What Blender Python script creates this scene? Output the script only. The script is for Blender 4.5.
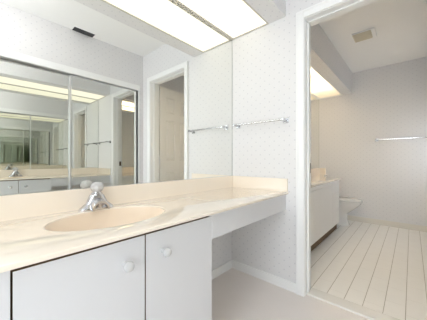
import bpy, bmesh, math, random
from mathutils import Vector, Matrix

for o in list(bpy.data.objects):
    bpy.data.objects.remove(o)
SC = bpy.context.scene
COL = SC.collection
PI = math.pi

# ---------------------------------------------------------------- camera
cam_data = bpy.data.cameras.new('camera')
cam = bpy.data.objects.new('camera', cam_data)
COL.objects.link(cam)
cam_data.sensor_width = 36.0
cam_data.lens = 36.0 * 223.53 / 427.0
cam_data.clip_start = 0.02
cam.location = (-1.673, -1.25, 1.0)
cam.rotation_euler = (PI / 2, 0, math.radians(41.572 - 90))
SC.camera = cam

# ---------------------------------------------------------------- view, world, light
SC.view_settings.view_transform = 'Standard'
SC.view_settings.look = 'None'
SC.view_settings.gamma = 1.0
SC.view_settings.use_curve_mapping = False
SC.view_settings.exposure = 0.06
SC.cycles.max_bounces = 64
SC.cycles.glossy_bounces = 56
SC.cycles.diffuse_bounces = 7
SC.cycles.transmission_bounces = 12
SC.cycles.transparent_max_bounces = 16
SC.cycles.sample_clamp_indirect = 6.0
SC.cycles.blur_glossy = 0.3
SC.cycles.use_denoising = True

PANEL_COLOR, PANEL_POWER = (1.0, 0.945, 0.79), 1.42      # luminous panel in the dressing-area soffit
SKY_COLOR, SKY_POWER = (0.93, 0.945, 1.0), 5.2            # daylight let in by the windows added for light
TUBE_COLOR, TUBE_WATTS = (1.0, 0.86, 0.66), 270.0         # fluorescent tube in the toilet-room soffit

FILL_COLOR, FILL_POWER = (0.99, 0.965, 0.98), 14.0        # unseen ceiling lamp added as fill light

world = bpy.data.worlds.new('daylight')
SC.world = world
world.use_nodes = True
bg = world.node_tree.nodes['Background']
bg.inputs['Color'].default_value = (*SKY_COLOR, 1)
bg.inputs['Strength'].default_value = SKY_POWER

WIN = (-1.50, -0.60, 0.08, 2.12)                          # opening of the added window in the left wall: y0 y1 z0 z1
XL = -2.45                                                # left wall
W2 = (1.85, 2.40, 0.75, 1.50)                              # opening of the added toilet-room side window: x0 x1 z0 z1
YT = -1.66                                                # that side wall
pd = bpy.data.lights.new('added_side_window_portal', 'AREA')
pd.shape = 'RECTANGLE'
pd.size = W2[1] - W2[0]
pd.size_y = W2[3] - W2[2]
pd.cycles.is_portal = True
po = bpy.data.objects.new('added_side_window_portal', pd)  # sky portal for the window added to brighten the toilet room
COL.objects.link(po)
po.location = ((W2[0] + W2[1]) / 2, YT - 0.13, (W2[2] + W2[3]) / 2)
po.rotation_euler = (PI / 2, 0, 0)
pd = bpy.data.lights.new('added_window_portal', 'AREA')
pd.shape = 'RECTANGLE'
pd.size = WIN[3] - WIN[2]
pd.size_y = WIN[1] - WIN[0]
pd.cycles.is_portal = True
po = bpy.data.objects.new('added_window_portal', pd)  # sky portal for the window added in the left wall
COL.objects.link(po)
po.location = (XL - 0.13, (WIN[0] + WIN[1]) / 2, (WIN[2] + WIN[3]) / 2)
po.rotation_euler = (0, -PI / 2, 0)

# ---------------------------------------------------------------- materials
def srgb(r, g, b):
    f = lambda c: (c / 255 / 12.92) if c / 255 <= 0.04045 else ((c / 255 + 0.055) / 1.055) ** 2.4
    return (f(r), f(g), f(b))

def mat(name, col, rough=0.5, metal=0.0, spec=0.5, trans=0.0, ior=1.45, coat=0.0):
    m = bpy.data.materials.new(name)
    m.use_nodes = True
    b = m.node_tree.nodes['Principled BSDF']
    b.inputs['Base Color'].default_value = (*col, 1)
    b.inputs['Roughness'].default_value = rough
    b.inputs['Metallic'].default_value = metal
    b.inputs['Specular IOR Level'].default_value = spec
    b.inputs['Transmission Weight'].default_value = trans
    b.inputs['IOR'].default_value = ior
    b.inputs['Coat Weight'].default_value = coat
    return m

def nodes(m):
    nt = m.node_tree
    return nt, nt.nodes, nt.links, nt.nodes['Principled BSDF']

def mth(nt, op, a, b=None):
    n = nt.nodes.new('ShaderNodeMath')
    n.operation = op
    for i, v in enumerate((a, b)):
        if v is None:
            continue
        if isinstance(v, (int, float)):
            n.inputs[i].default_value = v
        else:
            nt.links.new(v, n.inputs[i])
    return n.outputs[0]

def coords(nt):
    tc = nt.nodes.new('ShaderNodeTexCoord')
    sp = nt.nodes.new('ShaderNodeSeparateXYZ')
    nt.links.new(tc.outputs['Object'], sp.inputs[0])
    return tc.outputs['Object'], sp.outputs

def mixcol(nt, fac, c1, c2):
    n = nt.nodes.new('ShaderNodeMix')
    n.data_type = 'RGBA'
    if isinstance(fac, (int, float)):
        n.inputs[0].default_value = fac
    else:
        nt.links.new(fac, n.inputs[0])
    for s, c in ((6, c1), (7, c2)):
        if isinstance(c, tuple):
            n.inputs[s].default_value = (*c, 1)
        else:
            nt.links.new(c, n.inputs[s])
    return n.outputs[2]

PAPER = (0.765, 0.76, 0.77)
PAPER_DOT = (0.40, 0.41, 0.46)
def wallpaper(axes):
    """white wallpaper with a small staggered sprig of grey dots, laid out in metres"""
    m = mat('wallpaper_' + axes, PAPER, 0.62, spec=0.3)
    nt, ns, ln, b = nodes(m)
    _, s = coords(nt)
    u = s['XYZ'.index(axes[0])]
    v = s['XYZ'.index(axes[1])]
    du, dv, r = 0.084, 0.072, 0.0062
    res = None
    for off in (0.0, 0.5):
        fu = mth(nt, 'MULTIPLY', mth(nt, 'SUBTRACT', mth(nt, 'FRACT', mth(nt, 'ADD', mth(nt, 'DIVIDE', u, du), 100 + off)), 0.5), du)
        fv = mth(nt, 'MULTIPLY', mth(nt, 'SUBTRACT', mth(nt, 'FRACT', mth(nt, 'ADD', mth(nt, 'DIVIDE', v, dv), 100 + off)), 0.5), dv)
        d = mth(nt, 'ADD', mth(nt, 'ABSOLUTE', fu), mth(nt, 'ABSOLUTE', fv))
        k = mth(nt, 'LESS_THAN', d, r)
        res = k if res is None else mth(nt, 'MAXIMUM', res, k)
    ln.new(mixcol(nt, mth(nt, 'MULTIPLY', res, 0.40), PAPER, PAPER_DOT), b.inputs['Base Color'])
    return m

WP_YZ = wallpaper('YZ')
WP_XZ = wallpaper('XZ')
WP_XY = wallpaper('XY')
M_CEIL = mat('flat_white_ceiling_paint', (0.89, 0.89, 0.885), 0.9, spec=0.1)
M_TRIM = mat('white_gloss_paint', (0.88, 0.885, 0.89), 0.35)
M_WHITE = mat('white_laminate', (0.70, 0.70, 0.725), 0.38)
M_ENAMEL = mat('white_enamel', (0.84, 0.835, 0.83), 0.35)
M_EDGE = mat('brown_cabinet_edge', (0.16, 0.10, 0.055), 0.7)
M_CHROME = mat('chrome', (0.60, 0.60, 0.62), 0.18, 1.0)
M_SATIN = mat('satin_aluminium', (0.72, 0.73, 0.74), 0.28, 1.0)
M_DARK = mat('dark_channel', (0.03, 0.03, 0.033), 0.5)
M_BRASS = mat('aged_brass', (0.16, 0.12, 0.08), 0.35, 1.0)
M_PORC = mat('white_porcelain', (0.82, 0.81, 0.79), 0.12, coat=0.3)
M_DOOR = mat('door_paint', (0.80, 0.79, 0.765), 0.42)
def acrylic():
    m = bpy.data.materials.new('clear_acrylic')
    m.use_nodes = True
    nt = m.node_tree
    nt.nodes.remove(nt.nodes['Principled BSDF'])
    t = nt.nodes.new('ShaderNodeBsdfTransparent'); t.inputs['Color'].default_value = (0.97, 0.97, 0.975, 1)
    g = nt.nodes.new('ShaderNodeBsdfGlossy'); g.inputs['Roughness'].default_value = 0.04
    d = nt.nodes.new('ShaderNodeBsdfDiffuse'); d.inputs['Color'].default_value = (0.92, 0.92, 0.925, 1)
    f = nt.nodes.new('ShaderNodeFresnel'); f.inputs['IOR'].default_value = 1.6
    m1 = nt.nodes.new('ShaderNodeMixShader'); m1.inputs[0].default_value = 0.55
    m2 = nt.nodes.new('ShaderNodeMixShader')
    nt.links.new(t.outputs[0], m1.inputs[1]); nt.links.new(d.outputs[0], m1.inputs[2])
    nt.links.new(f.outputs[0], m2.inputs[0])
    nt.links.new(m1.outputs[0], m2.inputs[1]); nt.links.new(g.outputs[0], m2.inputs[2])
    nt.links.new(m2.outputs[0], nt.nodes['Material Output'].inputs['Surface'])
    return m
M_ACRYL = acrylic()
M_MIRROR = mat('mirror_silver', (0.915, 0.925, 0.90), 0.0, 1.0)
M_MIRROR2 = mat('closet_mirror_silver', (0.78, 0.79, 0.755), 0.0, 1.0)
M_GREYSLAT = mat('dark_grey_louvre', (0.045, 0.047, 0.05), 0.5)
M_FAN = mat('cream_fan_plastic', (0.70, 0.655, 0.54), 0.5)
M_RUBBER = mat('grey_mirror_edge', (0.42, 0.43, 0.42), 0.5)

def marble():
    m = mat('cream_cultured_marble', (0.80, 0.70, 0.565), 0.07, spec=0.5, coat=1.0, ior=1.55)
    m.node_tree.nodes['Principled BSDF'].inputs['Coat Roughness'].default_value = 0.03
    m.node_tree.nodes['Principled BSDF'].inputs['Coat IOR'].default_value = 1.6
    nt, ns, ln, b = nodes(m)
    o, _ = coords(nt)
    n = ns.new('ShaderNodeTexNoise')
    n.inputs['Scale'].default_value = 7.0
    n.inputs['Detail'].default_value = 5.0
    n.inputs['Distortion'].default_value = 1.2
    ln.new(o, n.inputs['Vector'])
    ln.new(mixcol(nt, n.outputs[0], (0.95, 0.86, 0.745), (0.935, 0.842, 0.725)), b.inputs['Base Color'])
    return m
M_MARBLE = marble()

def carpet():
    m = mat('greige_carpet', (0.5, 0.46, 0.41), 0.95, spec=0.1)
    nt, ns, ln, b = nodes(m)
    o, _ = coords(nt)
    n = ns.new('ShaderNodeTexNoise'); n.inputs['Scale'].default_value = 230.0; n.inputs['Detail'].default_value = 2.0
    g = ns.new('ShaderNodeTexNoise'); g.inputs['Scale'].default_value = 5.0; g.inputs['Detail'].default_value = 3.0
    ln.new(o, n.inputs['Vector']); ln.new(o, g.inputs['Vector'])
    c1 = mixcol(nt, n.outputs[0], (0.78, 0.73, 0.70), (0.92, 0.87, 0.84))
    c2 = mixcol(nt, n.outputs[0], (0.84, 0.79, 0.76), (0.95, 0.90, 0.87))
    ln.new(mixcol(nt, g.outputs[0], c1, c2), b.inputs['Base Color'])
    bp = ns.new('ShaderNodeBump'); bp.inputs['Strength'].default_value = 0.35; bp.inputs['Distance'].default_value = 0.004
    ln.new(n.outputs[0], bp.inputs['Height']); ln.new(bp.outputs[0], b.inputs['Normal'])
    return m
M_CARPET = carpet()

def tiles():
    m = mat('white_floor_tile', (0.8, 0.78, 0.74), 0.3)
    nt, ns, ln, b = nodes(m)
    o, s = coords(nt)
    W, L, g = 0.1115, 0.223, 0.0042
    row = mth(nt, 'ADD', mth(nt, 'DIVIDE', s[1], W), 100 - 0.04)
    fr = mth(nt, 'FRACT', row)
    gr = mth(nt, 'LESS_THAN', fr, g / W)
    st = mth(nt, 'MULTIPLY', mth(nt, 'FLOOR', row), 0.5)
    fx = mth(nt, 'FRACT', mth(nt, 'ADD', mth(nt, 'DIVIDE', s[0], L), st))
    gx = mth(nt, 'MULTIPLY', mth(nt, 'LESS_THAN', fx, 0.002 / L), 0.35)
    n = ns.new('ShaderNodeTexNoise'); n.inputs['Scale'].default_value = 9.0; ln.new(o, n.inputs['Vector'])
    base = mixcol(nt, n.outputs[0], (0.86, 0.85, 0.83), (0.90, 0.89, 0.87))
    ln.new(mixcol(nt, mth(nt, 'MAXIMUM', gr, gx), base, (0.43, 0.40, 0.36)), b.inputs['Base Color'])
    return m
M_TILE = tiles()
M_SILL = mat('white_marble_threshold', (0.83, 0.815, 0.785), 0.25)
M_BASETILE = mat('cream_tile_base', (0.76, 0.73, 0.67), 0.3)

def diffuser():
    m = bpy.data.materials.new('luminous_acrylic_panel')
    m.use_nodes = True
    nt = m.node_tree
    nt.nodes.remove(nt.nodes['Principled BSDF'])
    e = nt.nodes.new('ShaderNodeEmission')
    e.inputs['Color'].default_value = (*PANEL_COLOR, 1)
    e.inputs['Strength'].default_value = PANEL_POWER
    nt.links.new(e.outputs[0], nt.nodes['Material Output'].inputs['Surface'])
    return m
M_GLOW = diffuser()

def translucent():
    m = bpy.data.materials.new('white_acrylic_sheet')
    m.use_nodes = True
    nt = m.node_tree
    nt.nodes.remove(nt.nodes['Principled BSDF'])
    t = nt.nodes.new('ShaderNodeBsdfTranslucent'); t.inputs['Color'].default_value = (0.93, 0.90, 0.84, 1)
    d = nt.nodes.new('ShaderNodeBsdfDiffuse'); d.inputs['Color'].default_value = (0.85, 0.82, 0.76, 1)
    mx = nt.nodes.new('ShaderNodeMixShader'); mx.inputs[0].default_value = 0.45
    nt.links.new(t.outputs[0], mx.inputs[1]); nt.links.new(d.outputs[0], mx.inputs[2])
    nt.links.new(mx.outputs[0], nt.nodes['Material Output'].inputs['Surface'])
    return m
M_SHEET = translucent()

def pane_glass():
    m = bpy.data.materials.new('added_window_glass')  # panes of the two windows added for light
    m.use_nodes = True
    nt = m.node_tree
    nt.nodes.remove(nt.nodes['Principled BSDF'])
    t = nt.nodes.new('ShaderNodeBsdfTransparent'); t.inputs['Color'].default_value = (0.95, 0.97, 0.96, 1)
    g = nt.nodes.new('ShaderNodeBsdfGlossy'); g.inputs['Roughness'].default_value = 0.0
    mx = nt.nodes.new('ShaderNodeMixShader'); mx.inputs[0].default_value = 0.06
    nt.links.new(t.outputs[0], mx.inputs[1]); nt.links.new(g.outputs[0], mx.inputs[2])
    nt.links.new(mx.outputs[0], nt.nodes['Material Output'].inputs['Surface'])
    return m
M_PANE = pane_glass()

# ---------------------------------------------------------------- helpers
def BM():
    return bmesh.new()

def box(bm, x0, x1, y0, y1, z0, z1, bev=0.0):
    vs = [bm.verts.new((x, y, z)) for x in sorted((x0, x1)) for y in sorted((y0, y1)) for z in sorted((z0, z1))]
    fs = [bm.faces.new([vs[i] for i in q]) for q in ((0, 1, 3, 2), (4, 6, 7, 5), (0, 4, 5, 1), (2, 3, 7, 6), (0, 2, 6, 4), (1, 5, 7, 3))]
    if bev:
        es = list({e for f in fs for e in f.edges})
        bmesh.ops.bevel(bm, geom=es, offset=bev, segments=2, profile=0.5, affect='EDGES', clamp_overlap=True)
    return bm

def loft(bm, rings, cap0=True, cap1=True):
    R = [[bm.verts.new(p) for p in r] for r in rings]
    n = len(R[0])
    for a, b in zip(R, R[1:]):
        for i in range(n):
            bm.faces.new((a[i], a[(i + 1) % n], b[(i + 1) % n], b[i]))
    if cap0:
        bm.faces.new(R[0][::-1])
    if cap1:
        bm.faces.new(R[-1])
    return bm

def lathe(bm, c, axis, prof, n=24):
    """prof: list of (radius, distance along axis)"""
    ax = Vector(axis).normalized()
    t = ax.orthogonal().normalized()
    w = ax.cross(t)
    c = Vector(c)
    return loft(bm, [[c + ax * h + (t * math.cos(2 * PI * i / n) + w * math.sin(2 * PI * i / n)) * max(r, 1e-4) for i in range(n)] for r, h in prof])

def tube(bm, pts, rads, n=14):
    pts = [Vector(p) for p in pts]
    rings = []
    up = None
    for i, p in enumerate(pts):
        d = (pts[min(i + 1, len(pts) - 1)] - pts[max(i - 1, 0)]).normalized()
        t = d.orthogonal().normalized() if up is None else (up - d * up.dot(d)).normalized()
        up = t
        w = d.cross(t)
        r = rads[i] if isinstance(rads, (list, tuple)) else rads
        rings.append([p + (t * math.cos(2 * PI * k / n) + w * math.sin(2 * PI * k / n)) * r for k in range(n)])
    return loft(bm, rings)

def origin_of(o):
    v = Vector((0, 0, 0))
    while o is not None:
        v = v + o.location
        o = o.parent
    return v

def obj(name, bm, m, parent=None, smooth=False, at=None):
    """link a mesh drawn in world metres; its own origin goes to `at` (or to its parent's origin)"""
    bmesh.ops.recalc_face_normals(bm, faces=bm.faces)
    base = origin_of(parent)
    o_at = Vector(at) if at is not None else base
    bmesh.ops.translate(bm, verts=bm.verts, vec=-o_at)
    me = bpy.data.meshes.new(name)
    bm.to_mesh(me)
    bm.free()
    if smooth:
        for p in me.polygons:
            p.use_smooth = True
        if hasattr(me, 'set_sharp_from_angle'):
            me.set_sharp_from_angle(angle=math.radians(38))
    me.materials.append(m)
    o = bpy.data.objects.new(name, me)
    COL.objects.link(o)
    o.parent = parent
    o.location = o_at - base
    return o

def thing(name, label, cat, loc, group=None):
    o = bpy.data.objects.new(name, None)
    o.empty_display_size = 0.1
    COL.objects.link(o)
    o.location = loc
    o['label'] = label
    o['category'] = cat
    if group:
        o['group'] = group
    return o

def tag(o, label, cat, group=None, kind=None):
    o['label'] = label
    o['category'] = cat
    if group:
        o['group'] = group
    if kind:
        o['kind'] = kind
    return o

def struct(name, bm, m, label=None, cat=None, parent=None):
    o = obj(name, bm, m, parent)
    if parent is None:
        o['kind'] = 'structure'
        if label:
            o['label'] = label
            o['category'] = cat
    return o

def copy_tree(o, parent=None):
    c = o.copy()
    COL.objects.link(c)
    c.parent = parent
    for ch in list(o.children):
        copy_tree(ch, c)
    return c

# ---------------------------------------------------------------- dimensions
ZC = 2.433            # ceilings
YB = -1.543           # closet wall face
WT = 0.12             # wall thickness
XT = 2.60             # far wall of the toilet room
YT = -1.66            # side wall of the toilet room
D0, D1, DH = -1.350, -0.665, 2.036   # doorway
CX0, CX1, CH = -2.30, -0.076, 1.948  # closet opening
ZS = 2.117            # soffit underside, dressing area
ZS2 = 2.093           # soffit underside, toilet room

# ---------------------------------------------------------------- shell
struct('floor', box(BM(), XL - WT, 0.035, YB - 0.75, 0.006 + WT, -0.06, 0.0), M_CARPET, 'greige carpet floor of the dressing area', 'floor')
struct('floor_tile', box(BM(), 0.035, XT + WT, YT - WT, 0.006 + WT, -0.06, 0.002), M_TILE, 'white tile floor of the toilet room in long rows', 'floor')
b = BM()
box(b, XL - WT, WT / 2, YB - 0.75, 0.006 + WT, ZC, ZC + 0.08)
struct('ceiling', b, M_CEIL, 'white ceiling above the dressing area', 'ceiling')
struct('ceiling_toilet_room', box(BM(), WT / 2, XT + WT, YT - WT, 0.006 + WT, ZC, ZC + 0.08), M_CEIL, 'plain ceiling of the toilet room beyond the doorway', 'ceiling')
struct('wall_front', box(BM(), XL - WT, 0.0, 0.006, 0.006 + WT, 0, ZC), WP_XZ, 'dotted wallpaper wall behind the large vanity mirror', 'wall')
struct('wall_front_toilet_room', box(BM(), WT, XT + WT, 0.006, 0.006 + WT, 0, ZC), WP_XZ, 'wallpaper wall behind the small toilet room vanity', 'wall')
b = BM()
box(b, 0, WT, D1 + 0.012, 0.006 + WT, 0, ZC)
box(b, 0, WT, D0 - 0.012, D1 + 0.012, DH + 0.012, ZC)
box(b, 0, WT, YB - 0.75, D0 - 0.012, 0, ZC)
struct('wall_right', b, WP_YZ, 'dotted wallpaper wall with a towel bar and the doorway', 'wall')
struct('wall_far', box(BM(), XT, XT + WT, YT - WT, 0.006, 0, ZC), WP_YZ, 'far wallpaper wall of the toilet room', 'wall')
b = BM()
box(b, WT, W2[0], YT - WT, YT, 0, ZC)
box(b, W2[1], XT, YT - WT, YT, 0, ZC)
box(b, W2[0], W2[1], YT - WT, YT, 0, W2[2])
box(b, W2[0], W2[1], YT - WT, YT, W2[3], ZC)
struct('wall_side_toilet_room', b, WP_XZ, 'wallpaper wall of the toilet room behind the open door', 'wall')
b = BM()
box(b, CX1, 0, YB - 0.10, YB, 0, ZC)
box(b, CX0, CX1, YB - 0.10, YB, CH, ZC)
box(b, XL - WT, CX0, YB - 0.10, YB, 0, ZC)
struct('wall_back', b, WP_XZ, 'dotted wallpaper wall above the mirrored closet doors', 'wall')
struct('wall_closet', box(BM(), XL, 0, YB - 0.75, YB - 0.65, 0, ZC), M_CEIL, 'plain back wall inside the closet', 'wall')
b = BM()
box(b, XL - WT, XL, YB - 0.75, WIN[0], 0, ZC)
box(b, XL - WT, XL, WIN[1], 0.006, 0, ZC)
box(b, XL - WT, XL, WIN[0], WIN[1], 0, WIN[2])
box(b, XL - WT, XL, WIN[0], WIN[1], WIN[3], ZC)
struct('wall_left', b, WP_YZ, 'wallpaper wall with the added window behind the photographer', 'wall')
b = BM()
f_ = 0.045
box(b, XL - 0.10, XL - 0.04, WIN[0], WIN[0] + f_, WIN[2], WIN[3], 0.004)
box(b, XL - 0.10, XL - 0.04, WIN[1] - f_, WIN[1], WIN[2], WIN[3], 0.004)
box(b, XL - 0.10, XL - 0.04, WIN[0] + f_, WIN[1] - f_, WIN[2], WIN[2] + f_, 0.004)
box(b, XL - 0.10, XL - 0.04, WIN[0] + f_, WIN[1] - f_, WIN[3] - f_, WIN[3], 0.004)
box(b, XL - 0.09, XL - 0.05, WIN[0] + f_, WIN[1] - f_, 1.385, 1.415, 0.004)
w = struct('added_window_1', b, M_TRIM, 'unseen white framed window added for light behind the photographer', 'window')  # added out of view to let daylight into the dressing area
obj('pane', box(BM(), XL - 0.072, XL - 0.068, WIN[0] + f_, WIN[1] - f_, WIN[2] + f_, WIN[3] - f_), M_PANE, w)

b = BM()
box(b, W2[0], W2[0] + f_, YT - 0.10, YT - 0.04, W2[2], W2[3], 0.004)
box(b, W2[1] - f_, W2[1], YT - 0.10, YT - 0.04, W2[2], W2[3], 0.004)
box(b, W2[0] + f_, W2[1] - f_, YT - 0.10, YT - 0.04, W2[2], W2[2] + f_, 0.004)
box(b, W2[0] + f_, W2[1] - f_, YT - 0.10, YT - 0.04, W2[3] - f_, W2[3], 0.004)
w = struct('added_window_2', b, M_TRIM, 'unseen white framed window added to light the toilet room from the side', 'window')  # added out of view to brighten the toilet room
obj('pane', box(BM(), W2[0] + f_, W2[1] - f_, YT - 0.072, YT - 0.068, W2[2] + f_, W2[3] - f_), M_PANE, w)

# baseboards
struct('baseboard_right', box(BM(), -0.012, 0.0, -0.612, -0.006, 0, 0.074, 0.003), M_TRIM)
struct('baseboard_front', box(BM(), -0.86, 0.0, -0.006, 0.006, 0, 0.074, 0.003), M_TRIM)
struct('baseboard_back', box(BM(), -0.060, 0.0, YB, YB + 0.012, 0, 0.074, 0.003), M_TRIM)
struct('baseboard_far', box(BM(), XT - 0.010, XT, YT, 0.006, 0.002, 0.082, 0.003), M_BASETILE)
struct('baseboard_side', box(BM(), WT, XT - 0.01, YT, YT + 0.010, 0.002, 0.082, 0.003), M_BASETILE)

# doorway: jamb lining with stop, casing on the near side, threshold, strike plate
b = BM()
box(b, -0.002, WT + 0.002, D1, D1 + 0.012, 0, DH, 0.001)
box(b, -0.002, WT + 0.002, D0 - 0.012, D0, 0, DH, 0.001)
box(b, -0.002, WT + 0.002, D0 - 0.012, D1 + 0.012, DH, DH + 0.012, 0.001)
box(b, 0.045, 0.080, D1 - 0.010, D1, 0, DH, 0.002)
box(b, 0.045, 0.080, D0, D0 + 0.010, 0, DH, 0.002)
box(b, 0.045, 0.080, D0, D1, DH - 0.010, DH, 0.002)
jamb = struct('trim_1', b, M_TRIM, 'white painted door jamb lining the doorway', 'door frame')
obj('strike_plate', box(BM(), 0.084, 0.118, D1 - 0.0025, D1, 0.90, 0.975, 0.0008), M_BRASS, jamb)
b = BM()
co, cw = 0.016, 0.056
for x0, x1 in ((-co, 0.0), (WT, WT + co)):
    a0, a1 = D0 - 0.004, D1 + 0.004
    box(b, x0, x1, a1, a1 + cw, 0, DH + cw + 0.004, 0.003)
    box(b, x0, x1, a0 - cw, a0, 0, DH + cw + 0.004, 0.003)
    box(b, x0, x1, a0, a1, DH + 0.004, DH + cw + 0.004, 0.003)
    xo = x0 - 0.004 if x0 < 0 else x1
    box(b, xo, xo + 0.004, a1 + cw - 0.015, a1 + cw, 0, DH + cw + 0.004, 0.0015)
    box(b, xo, xo + 0.004, a0 - cw, a0 - cw + 0.015, 0, DH + cw + 0.004, 0.0015)
    box(b, xo, xo + 0.004, a0 - cw + 0.015, a1 + cw - 0.015, DH + cw - 0.011, DH + cw + 0.004, 0.0015)
struct('trim_2', b, M_TRIM, 'white moulded casing around the doorway', 'door trim')
struct('trim_3', box(BM(), 0.028, 0.132, D0 + 0.001, D1 - 0.001, -0.01, 0.012, 0.005), M_SILL, 'white marble threshold between carpet and tile', 'threshold')

# open six-panel door, swung back into the toilet room
def door_leaf(w, h, t):
    bm = BM()
    xs = [0, 0.105, w / 2 - 0.045, w / 2 + 0.045, w - 0.105, w]
    zs = [0, 0.23, 0.82, 0.98, 1.56, 1.66, 1.88, h]
    for y, flip in ((0.0, False), (-t, True)):
        V = [[bm.verts.new((x, y, z)) for z in zs] for x in xs]
        pan = []
        for i in range(len(xs) - 1):
            for j in range(len(zs) - 1):
                q = [V[i][j], V[i + 1][j], V[i + 1][j + 1], V[i][j + 1]]
                f = bm.faces.new(q[::-1] if flip else q)
                f.normal_update()
                if i in (1, 3) and j in (1, 3, 5):
                    pan.append(f)
        bm.normal_update()
        want = 1 if y == 0.0 else -1
        for f in bm.faces:
            if abs(f.calc_center_median().y - y) < 1e-6 and f.normal.y * want < 0:
                f.normal_flip()
        bmesh.ops.inset_individual(bm, faces=pan, thickness=0.016, depth=-0.009)
        bmesh.ops.inset_individual(bm, faces=pan, thickness=0.022, depth=0.0)
        bmesh.ops.inset_individual(bm, faces=pan, thickness=0.012, depth=0.007)
    for (xa, za, xb, zb) in ((0, 0, w, 0), (0, h, w, h), (0, 0, 0, h), (w, 0, w, h)):
        bm.faces.new([bm.verts.new(p) for p in ((xa, 0, za), (xb, 0, zb), (xb, -t, zb), (xa, -t, za))])
    return bm
hinge_x, hinge_y = WT + 0.030, D0 - 0.012
dw = 0.66
bm = door_leaf(dw, 2.01, 0.035)
bmesh.ops.remove_doubles(bm, verts=bm.verts, dist=1e-5)
leaf = obj('door_1', bm, M_DOOR)
leaf.location = (hinge_x, hinge_y, 0.012)
leaf.rotation_euler = (0, 0, math.radians(-3.5))
leaf['kind'] = 'structure'
leaf['label'] = 'open white six-panel door seen through the doorway in the mirror'
leaf['category'] = 'door'
def local_part(name, bm, m, parent, smooth=False):
    bmesh.ops.recalc_face_normals(bm, faces=bm.faces)
    me = bpy.data.meshes.new(name)
    bm.to_mesh(me); bm.free()
    if smooth:
        for p in me.polygons:
            p.use_smooth = True
        me.set_sharp_from_angle(angle=math.radians(38))
    me.materials.append(m)
    o = bpy.data.objects.new(name, me)
    COL.objects.link(o)
    o.parent = parent
    return o
for hz in (0.20, 0.98, 1.78):
    b = BM()
    lathe(b, (-0.004, 0.003, hz - 0.045), (0, 0, 1), [(0.006, 0), (0.006, 0.09)], 10)
    box(b, -0.0015, 0.0, -0.030, 0.0, hz - 0.045, hz + 0.045)
    local_part('hinge', b, M_SATIN, leaf)
for s, y in ((1, 0.0), (-1, -0.035)):
    b = BM()
    lathe(b, (dw - 0.065, y, 0.93), (0, s, 0), [(0.032, 0), (0.032, 0.006), (0.012, 0.010), (0.012, 0.018), (0.026, 0.026), (0.028, 0.036), (0.018, 0.044), (0, 0.046)], 20)
    local_part('door_knob', b, M_BRASS, leaf, True)

# ---------------------------------------------------------------- soffit with luminous panel over the vanity
YS, YP = -0.517, -0.376
b = BM()
box(b, XL, 0, YS + 0.0005, YS + 0.02, ZS + 0.0175, ZC)
sf = struct('soffit', b, WP_XZ, 'dropped wallpaper soffit box above the vanity', 'soffit')
obj('soffit_lip', box(BM(), XL, 0, YS, YP, ZS - 0.001, ZS + 0.018, 0.0015), WP_XY, sf)
lt = thing('ceiling_light', 'long glowing white panel light set in the soffit over the vanity', 'light', (-1.2, -0.19, ZS))
obj('diffuser', box(BM(), XL + 0.02, -0.014, YP + 0.012, -0.022, ZS + 0.004, ZS + 0.008), M_GLOW, lt)
b = BM()
box(b, XL, 0, -0.022, 0.006, ZS - 0.002, ZS + 0.018, 0.001)
box(b, XL, 0, YP, YP + 0.012, ZS - 0.002, ZS + 0.018, 0.001)
box(b, -0.014, 0, YP + 0.012, -0.022, ZS - 0.002, ZS + 0.018, 0.001)
box(b, XL, XL + 0.02, YP + 0.012, -0.022, ZS - 0.002, ZS + 0.018, 0.001)
obj('frame', b, mat('almond_painted_frame', (0.60, 0.57, 0.50), 0.5), lt)

# ceiling lamp added for fill light, out of view behind the photographer
dl = thing('fill_lamp', 'added fill light shaped as a round white glass ceiling lamp, out of view', 'lamp', (-1.45, -1.02, ZC))
b = BM()
lathe(b, (-1.45, -1.02, ZC), (0, 0, -1), [(0.16, 0), (0.165, 0.004), (0.165, 0.018), (0.15, 0.022)], 32)
obj('base', b, M_TRIM, dl, True)
b = BM()
lathe(b, (-1.45, -1.02, ZC - 0.0225), (0, 0, -1), [(0.148, 0), (0.147, 0.015), (0.13, 0.05), (0.09, 0.078), (0.04, 0.09), (0, 0.092)], 32)
mg = bpy.data.materials.new('fill_lamp_glass')
mg.use_nodes = True
pb = mg.node_tree.nodes['Principled BSDF']
pb.inputs['Base Color'].default_value = (0.85, 0.85, 0.85, 1)
pb.inputs['Emission Color'].default_value = (*FILL_COLOR, 1)
pb.inputs['Emission Strength'].default_value = FILL_POWER
obj('glass_shade', b, mg, dl, True)

# soffit and tube light of the toilet room
YS2 = -0.519
sf = struct('soffit_toilet_room', box(BM(), WT, XT, YS2 + 0.0005, YS2 + 0.02, ZS2 + 0.0175, ZC), WP_XZ, 'dropped wallpaper soffit over the toilet room vanity', 'soffit')
obj('soffit_lip', box(BM(), WT, XT, YS2, YP, ZS2 - 0.001, ZS2 + 0.018, 0.0015), WP_XY, sf)
lt2 = thing('ceiling_light', 'warm panel light in the soffit inside the toilet room', 'light', (1.3, -0.19, ZS2))
obj('diffuser', box(BM(), WT + 0.014, XT - 0.03, YP + 0.012, -0.022, ZS2 + 0.006, ZS2 + 0.008), M_SHEET, lt2)
b = BM()
box(b, WT, XT, -0.022, 0.006, ZS2 - 0.002, ZS2 + 0.018, 0.001)
box(b, WT, XT, YP, YP + 0.012, ZS2 - 0.002, ZS2 + 0.018, 0.001)
box(b, WT, WT + 0.014, YP + 0.012, -0.022, ZS2 - 0.002, ZS2 + 0.018, 0.001)
box(b, XT - 0.03, XT, YP + 0.012, -0.022, ZS2 - 0.002, ZS2 + 0.018, 0.001)
obj('frame', b, M_TRIM, lt2)
ld = bpy.data.lights.new('fluorescent_tube', 'AREA')
ld.shape = 'RECTANGLE'; ld.size = 1.20; ld.size_y = 0.03
ld.color = TUBE_COLOR; ld.energy = TUBE_WATTS
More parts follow.
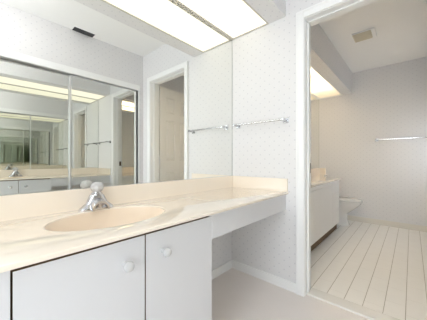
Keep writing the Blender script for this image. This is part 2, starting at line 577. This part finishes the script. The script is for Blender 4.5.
lo = bpy.data.objects.new('fluorescent_tube', ld)
COL.objects.link(lo)
lo.location = (1.05, -0.20, ZS2 + 0.22)

# ---------------------------------------------------------------- mirrors
HB, HC = 0.856, 0.754
mr = thing('wall_mirror', 'large frameless wall mirror above the vanity backsplash', 'mirror', (-1.2, 0.003, HB))
obj('mirror_glass', box(BM(), XL, -0.0055, 0.0, 0.006, HB + 0.001, ZS - 0.002), M_MIRROR, mr)
obj('edge_strip', box(BM(), -0.0055, -0.0005, -0.0015, 0.006, HB, ZS), M_RUBBER, mr)
mr = thing('wall_mirror', 'mirror over the small vanity in the toilet room', 'mirror', (1.3, 0.003, HB))
obj('mirror_glass', box(BM(), WT, XT - 0.004, 0.0, 0.006, HB + 0.001, ZS2 - 0.002), M_MIRROR, mr)
obj('edge_strip', box(BM(), XT - 0.004, XT, -0.0015, 0.006, HB, ZS2), M_RUBBER, mr)

# closet: trim and two sliding mirrored doors (the right one runs in front)
b = BM()
box(b, CX0 - 0.02, CX1 + 0.022, YB - 0.002, YB + 0.014, CH - 0.002, CH + 0.068, 0.003)
box(b, CX1, CX1 + 0.018, YB - 0.10, YB + 0.010, 0, CH - 0.002, 0.002)
struct('trim_4', b, M_TRIM, 'white header and jamb trim around the mirrored closet', 'closet trim')
b = BM()
box(b, CX0, CX1, YB - 0.090, YB - 0.002, CH - 0.004, CH)
struct('trim_5', b, M_SATIN, 'metal sliding track over the closet doors', 'closet track')
def closet_door(x0, x1, y, label, dark_right, lean=0.0):
    t = thing('sliding_mirror_door', label, 'closet door', ((x0 + x1) / 2, y, 0.012), 'sliding mirrored closet doors')
    z0, z1 = 0.012, CH - 0.008
    obj('mirror_glass', box(BM(), x0 + 0.016, x1 - 0.012, y - 0.006, y - 0.001, z0 + 0.02, z1 - 0.012), M_MIRROR2, t)
    obj('stile', box(BM(), x0, x0 + 0.018, y - 0.022, y + 0.002, z0, z1, 0.002), M_SATIN, t)
    obj('stile', box(BM(), x1 - 0.014, x1, y - 0.022, y + 0.002, z0, z1, 0.002), M_DARK if dark_right else M_SATIN, t)
    obj('rail', box(BM(), x0 + 0.018, x1 - 0.014, y - 0.022, y + 0.001, z1 - 0.012, z1, 0.001), M_SATIN, t)
    obj('rail', box(BM(), x0 + 0.018, x1 - 0.014, y - 0.022, y + 0.001, z0, z0 + 0.02, 0.001), M_SATIN, t)
    t.rotation_euler = (0, 0, math.radians(lean))   # the panels hang a touch askew on their track
closet_door(-0.885, CX1 - 0.002, YB - 0.016, 'right mirrored sliding closet door, running in front of the other', True, 0.35)
closet_door(-1.66, -0.84, YB - 0.056, 'left mirrored sliding closet door, running behind the other', False, 1.5)
closet_door(CX0 + 0.002, -1.62, YB - 0.016, 'mirrored sliding closet door nearest the added window', False)

# ---------------------------------------------------------------- vanity
XC0, XC1, YF = XL, -0.861, -0.520
vc = thing('vanity_cabinet', 'white laminate vanity cabinet with two flat doors and a kneehole', 'cabinet', (-1.2, -0.26, 0))
b = BM()
zt = HC - 0.017
box(b, XC1 - 0.016, XC1, YF + 0.019, 0.004, 0, zt)
box(b, XC0, XC0 + 0.016, YF + 0.019, 0.004, 0.09, zt)
box(b, XC0 + 0.016, XC1 - 0.016, YF + 0.019, 0.004, 0.09, 0.106)
box(b, XC0 + 0.016, XC1 - 0.016, -0.006, 0.004, 0.106, zt)
obj('carcass', b, M_WHITE, vc)
# brown face frame seen only in the gaps round the doors
b = BM()
box(b, -1.62, XC1 - 0.004, YF + 0.0175, YF + 0.0189, 0.09, zt)
obj('face_frame', b, M_EDGE, vc)
obj('toe_kick', box(BM(), XC0 + 0.016, XC1 - 0.02, YF + 0.07, YF + 0.085, 0, 0.09), M_DARK, vc)
obj('filler_panel', box(BM(), XC0, -1.5945, YF - 0.002, YF + 0.017, 0.09, zt - 0.001, 0.001), M_WHITE, vc)
def van_door(x0, x1, kx):
    d = obj('door', box(BM(), x0, x1, YF, YF + 0.017, 0.10, HC - 0.028, 0.0006), M_WHITE, vc)
    d.data.materials.append(M_EDGE)
    for p in d.data.polygons:
        if max(abs(p.normal.x), abs(p.normal.z)) > 0.9:
            p.material_index = 1
    b = BM()
    lathe(b, (kx, YF, 0.645), (0, -1, 0), [(0.010, 0), (0.010, 0.003), (0.0075, 0.006), (0.0075, 0.014), (0.015, 0.018), (0.0185, 0.026), (0.016, 0.034), (0.009, 0.038), (0, 0.039)], 16)
    k = obj('knob', b, M_ACRYL, d, True)
    k['label'] = 'clear acrylic knob'
van_door(-1.590, -1.2285, -1.303)
van_door(-1.2240, XC1 - 0.002, -1.148)
obj('apron', box(BM(), XC1 + 0.001, -0.001, YF, YF + 0.018, 0.614, zt - 0.001, 0.0012), M_WHITE, vc)
obj('side_panel', box(BM(), XC1 - 0.0155, XC1 + 0.0005, YF + 0.001, YF + 0.019, 0.0, zt - 0.001, 0.0008), M_WHITE, vc)

# worktop with an integral oval basin
YC = -0.540
vt = thing('vanity_countertop', 'cream cultured marble countertop with an oval sink under the large mirror', 'countertop', (-1.2, -0.27, HC))
SX, SY, SA, SB = -1.228, -0.262, 0.247, 0.170
def worktop():
    bm = BM()
    n = 72
    x0, x1, y0, y1, th, e = XL + 0.001, -0.0005, YC, 0.004, 0.016, 0.005
    def rect(a, ins):
        dx, dy = math.cos(a) * SA, math.sin(a) * SB
        ks = []
        if dx > 1e-9: ks.append((x1 - ins - SX) / dx)
        if dx < -1e-9: ks.append((x0 + ins - SX) / dx)
        if dy > 1e-9: ks.append((y1 - ins - SY) / dy)
        if dy < -1e-9: ks.append((y0 + ins - SY) / dy)
        k = min(ks)
        return SX + dx * k, SY + dy * k
    angs = [2 * PI * i / n for i in range(n)]
    for cx_, cy_ in ((x0, y0), (x1, y0), (x1, y1), (x0, y1)):
        angs.append(math.atan2((cy_ - SY) / SB, (cx_ - SX) / SA) % (2 * PI))
    angs = sorted(angs)
    el = lambda k, z: [(SX + SA * k * math.cos(a), SY + SB * k * math.sin(a), z) for a in angs]
    rc = lambda ins, z: [(*rect(a, ins), z) for a in angs]
    rings = [el(0.985, HC - 0.006), el(0.992, HC - 0.002), el(1.01, HC - 0.0002), el(1.03, HC)]
    rings += [rc(e, HC), rc(e * 0.3, HC - e * 0.3), rc(0, HC - e), rc(0, HC - th + 0.004), rc(0.003, HC - th), ]
    rings += [el(1.03, HC - th), el(0.985, HC - th)]
    R = [[bm.verts.new(p) for p in r] for r in rings]
    m = len(angs)
    for a, c in zip(R, R[1:] + [R[0]]):
        for i in range(m):
            bm.faces.new((a[i], a[(i + 1) % m], c[(i + 1) % m], c[i]))
    return bm
obj('worktop', worktop(), M_MARBLE, vt, True)
def basin():
    bm = BM()
    n = 64
    prof = [(0.985, 0.006), (0.955, 0.018), (0.90, 0.042), (0.81, 0.072), (0.68, 0.098), (0.50, 0.116), (0.30, 0.125), (0.12, 0.128)]
    out = [(0.12, 0.134), (0.50, 0.124), (0.83, 0.084), (0.985, 0.026)]
    rings = [[(SX + SA * k * math.cos(2 * PI * i / n), SY + SB * k * math.sin(2 * PI * i / n), HC - d) for i in range(n)] for k, d in prof + out]
    R = [[bm.verts.new(p) for p in r] for r in rings]
    for a, c in zip(R, R[1:] + [R[0]]):
        for i in range(n):
            bm.faces.new((a[i], a[(i + 1) % n], c[(i + 1) % n], c[i]))
    return bm
M_BASIN = mat('tan_basin_gelcoat', (0.84, 0.71, 0.57), 0.30, spec=0.4)
bs = obj('sink_basin', basin(), M_BASIN, vt, True)
b = BM()
lathe(b, (SX, SY, HC - 0.131), (0, 0, 1), [(0.030, 0), (0.031, 0.003), (0.024, 0.005), (0.020, 0.003), (0.018, 0.006), (0.006, 0.008), (0, 0.008)], 24)
obj('drain', b, M_CHROME, bs, True)
obj('backsplash', box(BM(), XL + 0.001, -0.0005, -0.020, 0.0, HC - 0.004, HB, 0.002), M_MARBLE, vt)
obj('side_splash', box(BM(), -0.018, -0.0005, YC + 0.004, -0.0195, HC - 0.004, HB, 0.002), M_MARBLE, vt)

# faucet: chrome centreset base, short arched spout, clear ball handle
FX, FY = -1.222, -0.066
fc = thing('faucet', 'chrome single-handle faucet with a clear ball knob beside the sink', 'faucet', (FX, FY, HC))
def sup(cx, cy, z, a, b_, n=32, p=2.6):
    r = []
    for i in range(n):
        t = 2 * PI * i / n
        c, s = math.cos(t), math.sin(t)
        r.append((cx + a * abs(c) ** (2 / p) * (1 if c >= 0 else -1), cy + b_ * abs(s) ** (2 / p) * (1 if s >= 0 else -1), z))
    return r
b = loft(BM(), [sup(FX, FY, HC, .081, .027), sup(FX, FY, HC + .007, .082, .028), sup(FX, FY, HC + .013, .077, .026),
                sup(FX, FY, HC + .022, .066, .024), sup(FX, FY, HC + .034, .050, .023), sup(FX, FY, HC + .050, .043, .0235),
                sup(FX, FY, HC + .064, .036, .0235), sup(FX, FY, HC + .074, .030, .0235)])
obj('base', b, M_CHROME, fc, True)
b = BM()
def arch(y, zt_, hw, hh):
    """inverted-U section: open underneath like the cast spout"""
    n = 12
    o_ = [(FX + hw * math.cos(PI * i / n), y, zt_ - hh + hh * math.sin(PI * i / n)) for i in range(n + 1)]
    i_ = [(FX + hw * .80 * math.cos(PI * (n - i) / n), y, zt_ - hh + hh * .80 * math.sin(PI * (n - i) / n)) for i in range(n + 1)]
    return o_ + i_
loft(b, [arch(FY - .008, HC + .062, .040, .056), arch(FY - .028, HC + .059, .041, .054), arch(FY - .046, HC + .053, .041, .049), arch(FY - .058, HC + .046, .040, .043)])
obj('spout', b, M_CHROME, fc, True)
b = BM()
lathe(b, (FX, FY - .036, HC + .012), (0, 0, 1), [(.0105, 0), (.0115, .002), (.0115, .024), (.009, .034)], 18)
obj('aerator', b, M_CHROME, fc, True)
b = BM()
lathe(b, (FX, FY, HC + .074), (0, -0.12, 1), [(.0265, 0), (.0255, .006), (.021, .010), (.020, .016)], 24)
obj('collar', b, M_CHROME, fc, True)
b = BM()
lathe(b, (FX, FY - .002, HC + .088), (0, -0.12, 1), [(.015, 0), (.024, .005), (.0305, .016), (.0315, .024), (.029, .035), (.021, .044), (.010, .048), (0, .049)], 12)
k = obj('handle', b, M_ACRYL, fc)
k['label'] = 'clear faceted acrylic ball handle'
b = BM()
lathe(b, (FX, FY - .0015, HC + .088), (0, -0.12, 1), [(.008, 0), (.008, .022), (.005, .026), (0, .026)], 14)
obj('handle_stem', b, M_CHROME, k, True)
b = BM()
lathe(b, (FX, FY + .030, HC), (0, 0, 1), [(.003, 0), (.003, .045), (.006, .047), (.0065, .053), (.004, .057), (0, .057)], 12)
obj('lift_rod', b, M_CHROME, fc, True)

# ---------------------------------------------------------------- towel bars (run along y, mounted on an x wall)
def towel_bar(xw, y0, y1, z, label, out=0.062, bar=0.0075, square=True):
    t = thing('towel_bar', label, 'towel bar', (xw, (y0 + y1) / 2, z))
    b = BM()
    if square:
        box(b, xw - out - bar, xw - out + bar, y0 - 0.012, y1 + 0.012, z - bar, z + bar, 0.002)
    else:
        tube(b, [(xw - out, y0, z), (xw - out, y1, z)], bar, 16)
    obj('bar', b, M_CHROME, t, not square)
    for y in (y0, y1):
        p = obj('post', box(BM(), xw - out - 0.013, xw - 0.008, y - 0.011, y + 0.011, z - 0.012, z + 0.012, 0.003), M_CHROME, t)
        obj('mounting_plate', box(BM(), xw - 0.008, xw, y - 0.022, y + 0.022, z - 0.022, z + 0.022, 0.003), M_CHROME, p)
towel_bar(0.0, -0.520, -0.070, 1.308, 'chrome towel bar on the wallpaper wall between mirror and doorway', square=False)
towel_bar(XT, -1.455, -0.845, 1.310, 'long chrome towel bar on the far toilet room wall')

# ---------------------------------------------------------------- vents
vg = thing('ceiling_vent', 'small dark louvred air vent in the ceiling near the closet wall', 'vent', (-0.765, -1.495, ZC))
b = BM()
vx0, vx1, vy0, vy1 = -0.868, -0.662, -1.541, -1.449
box(b, vx0 - 0.010, vx1 + 0.010, vy1, vy1 + 0.010, ZC - 0.006, ZC, 0.001)
box(b, vx0 - 0.010, vx0, vy0, vy1, ZC - 0.006, ZC, 0.001)
box(b, vx1, vx1 + 0.010, vy0, vy1, ZC - 0.006, ZC, 0.001)
obj('frame', b, M_TRIM, vg)
obj('backing', box(BM(), vx0, vx1, vy0, vy1, ZC - 0.0015, ZC), M_DARK, vg)
for i in range(6):
    y = vy0 + 0.008 + i * 0.0152
    b = BM()
    R = [[(vx0, y, ZC - 0.0075), (vx0, y + 0.010, ZC - 0.0025), (vx0, y + 0.011, ZC - 0.0035), (vx0, y + 0.001, ZC - 0.0085)],
         [(vx1, y, ZC - 0.0075), (vx1, y + 0.010, ZC - 0.0025), (vx1, y + 0.011, ZC - 0.0035), (vx1, y + 0.001, ZC - 0.0085)]]
    loft(b, R)
    obj('slat', b, M_GREYSLAT, vg)
ef = thing('exhaust_fan', 'cream square exhaust fan cover on the toilet room ceiling', 'exhaust fan', (1.39, -0.835, ZC))
fx0, fx1, fy0, fy1 = 1.275, 1.490, -0.950, -0.735
obj('housing', box(BM(), fx0, fx1, fy0, fy1, ZC - 0.012, ZC, 0.004), M_TRIM, ef)
b = BM()
g0, g1, h0, h1 = fx0 + 0.012, fx1 - 0.012, fy0 + 0.035, fy1 - 0.004
box(b, g0, g1, h0, h1, ZC - 0.018, ZC - 0.012, 0.002)
gr = obj('grille', b, M_FAN, ef)
for i in range(9):
    x = g0 + 0.012 + i * 0.0208
    obj('slat', box(BM(), x, x + 0.010, h0 + 0.008, h1 - 0.008, ZC - 0.0225, ZC - 0.018, 0.001), M_FAN, gr)

# ---------------------------------------------------------------- toilet-room vanity
HV = 0.742
tv = thing('vanity_cabinet', 'small white vanity cabinet in the toilet room beside the toilet', 'cabinet', (1.0, -0.25, 0))
TX0, TX1, TYF = WT + 0.001, 1.965, -0.462
b = BM()
box(b, TX0, TX1, TYF + 0.018, 0.004, 0.09, HV - 0.031)
obj('carcass', b, M_ENAMEL, tv)
obj('toe_kick', box(BM(), TX0, TX1 - 0.01, TYF + 0.03, TYF + 0.045, 0.002, 0.09), M_EDGE, tv)
obj('top_rail', box(BM(), TX0, 1.60, TYF + 0.001, TYF + 0.018, HV - 0.075, HV - 0.031, 0.001), M_ENAMEL, tv)
for x0, x1 in ((0.125, 0.485), (0.488, 0.858), (0.861, 1.228), (1.231, 1.598)):
    obj('door', box(BM(), x0, x1, TYF, TYF + 0.017, 0.10, HV - 0.078, 0.001), M_ENAMEL, tv)
for z0, z1 in ((0.10, 0.317), (0.320, 0.537), (0.541, HV - 0.033)):
    obj('drawer', box(BM(), 1.603, TX1, TYF, TYF + 0.017, z0, z1, 0.001), M_ENAMEL, tv)
tt = thing('vanity_countertop', 'cream banjo countertop in the toilet room reaching over the toilet tank', 'countertop', (1.0, -0.25, HV))
out = [(TX0, 0.0), (TX0, -0.48), (1.945, -0.48), (1.972, -0.472), (1.988, -0.452), (1.994, -0.42), (2.005, -0.36), (2.035, -0.29), (2.09, -0.235), (2.17, -0.198), (2.28, -0.174), (2.42, -0.155), (XT, -0.135), (XT, 0.0)]
b = loft(BM(), [[(x, y, HV - 0.026) for x, y in out], [(x, y, HV - 0.003) for x, y in out], [(x, max(-2, y + (0.003 if y < 0 else 0)), HV) for x, y in out]])
obj('worktop', b, M_MARBLE, tt)
obj('backsplash', box(BM(), TX0, XT, -0.020, 0.0, HV - 0.004, HB, 0.002), M_MARBLE, tt)
obj('side_splash', box(BM(), XT - 0.020, XT, -0.112, -0.0195, HV - 0.004, HB, 0.002), M_MARBLE, tt)

# ---------------------------------------------------------------- toilet
QX = 2.275
tl = thing('toilet', 'white porcelain toilet standing past the end of the small vanity', 'toilet', (QX, -0.35, 0.002))
def egg(z, yb, yf, hw, n=36):
    r = []
    cy = (yb + yf) / 2
    for i in range(n):
        a = 2 * PI * i / n
        s, c = math.sin(a), math.cos(a)
        s = math.copysign(abs(s) ** 0.8, s)
        c = math.copysign(abs(c) ** 0.8, c)
        y = cy + (yb - yf) / 2 * s
        wdt = hw * (1.0 if s < 0 else (1 - 0.18 * s * s))
        r.append((QX + wdt * c, y, z * 0.94))
    return r
b = loft(BM(), [egg(.002, -.14, -.535, .115), egg(.02, -.14, -.53, .112), egg(.10, -.15, -.505, .095), egg(.19, -.17, -.515, .098),
                egg(.25, -.20, -.58, .125), egg(.31, -.215, -.645, .155), egg(.36, -.22, -.685, .172), egg(.385, -.22, -.69, .175)])
obj('bowl', b, M_PORC, tl, True)
b = loft(BM(), [egg(.386, -.235, -.698, .180), egg(.390, -.233, -.702, .184), egg(.400, -.233, -.702, .184), egg(.404, -.236, -.698, .180)])
st = obj('seat', b, M_PORC, tl, True)
b = loft(BM(), [egg(.407, -.238, -.694, .176), egg(.411, -.235, -.699, .181), egg(.424, -.236, -.698, .180), egg(.430, -.25, -.68, .165)])
obj('lid', b, M_PORC, tl, True)
for s in (-1, 1):
    b = BM()
    tube(b, [(QX + s * .07 - .02, -.228, .41), (QX + s * .07 + .02, -.228, .41)], .010, 10)
    obj('lid_hinge', b, M_PORC, st, True)
b = loft(BM(), [sup(QX, -.115, .37, .175, .085, 36, 5), sup(QX, -.115, .40, .195, .092, 36, 5), sup(QX, -.115, .675, .205, .095, 36, 5)])
tk = obj('tank', b, M_PORC, tl, True)
b = loft(BM(), [sup(QX, -.115, .676, .212, .100, 36, 5), sup(QX, -.115, .698, .213, .101, 36, 5), sup(QX, -.115, .706, .205, .093, 36, 5)])
obj('tank_lid', b, M_PORC, tl, True)
b = BM()
lathe(b, (QX - .15, -.209, .63), (0, -1, 0), [(.013, 0), (.013, .008), (.006, .010), (.006, .018)], 14)
tube(b, [(QX - .155, -.226, .63), (QX - .12, -.228, .628), (QX - .085, -.229, .624)], [.006, .005, .006], 10)
obj('flush_lever', b, M_CHROME, tk, True)
b = BM()
box(b, QX - .10, QX + .10, -.24, -.15, .30, .385, .02)
obj('bowl_shelf', b, M_PORC, tl, True)
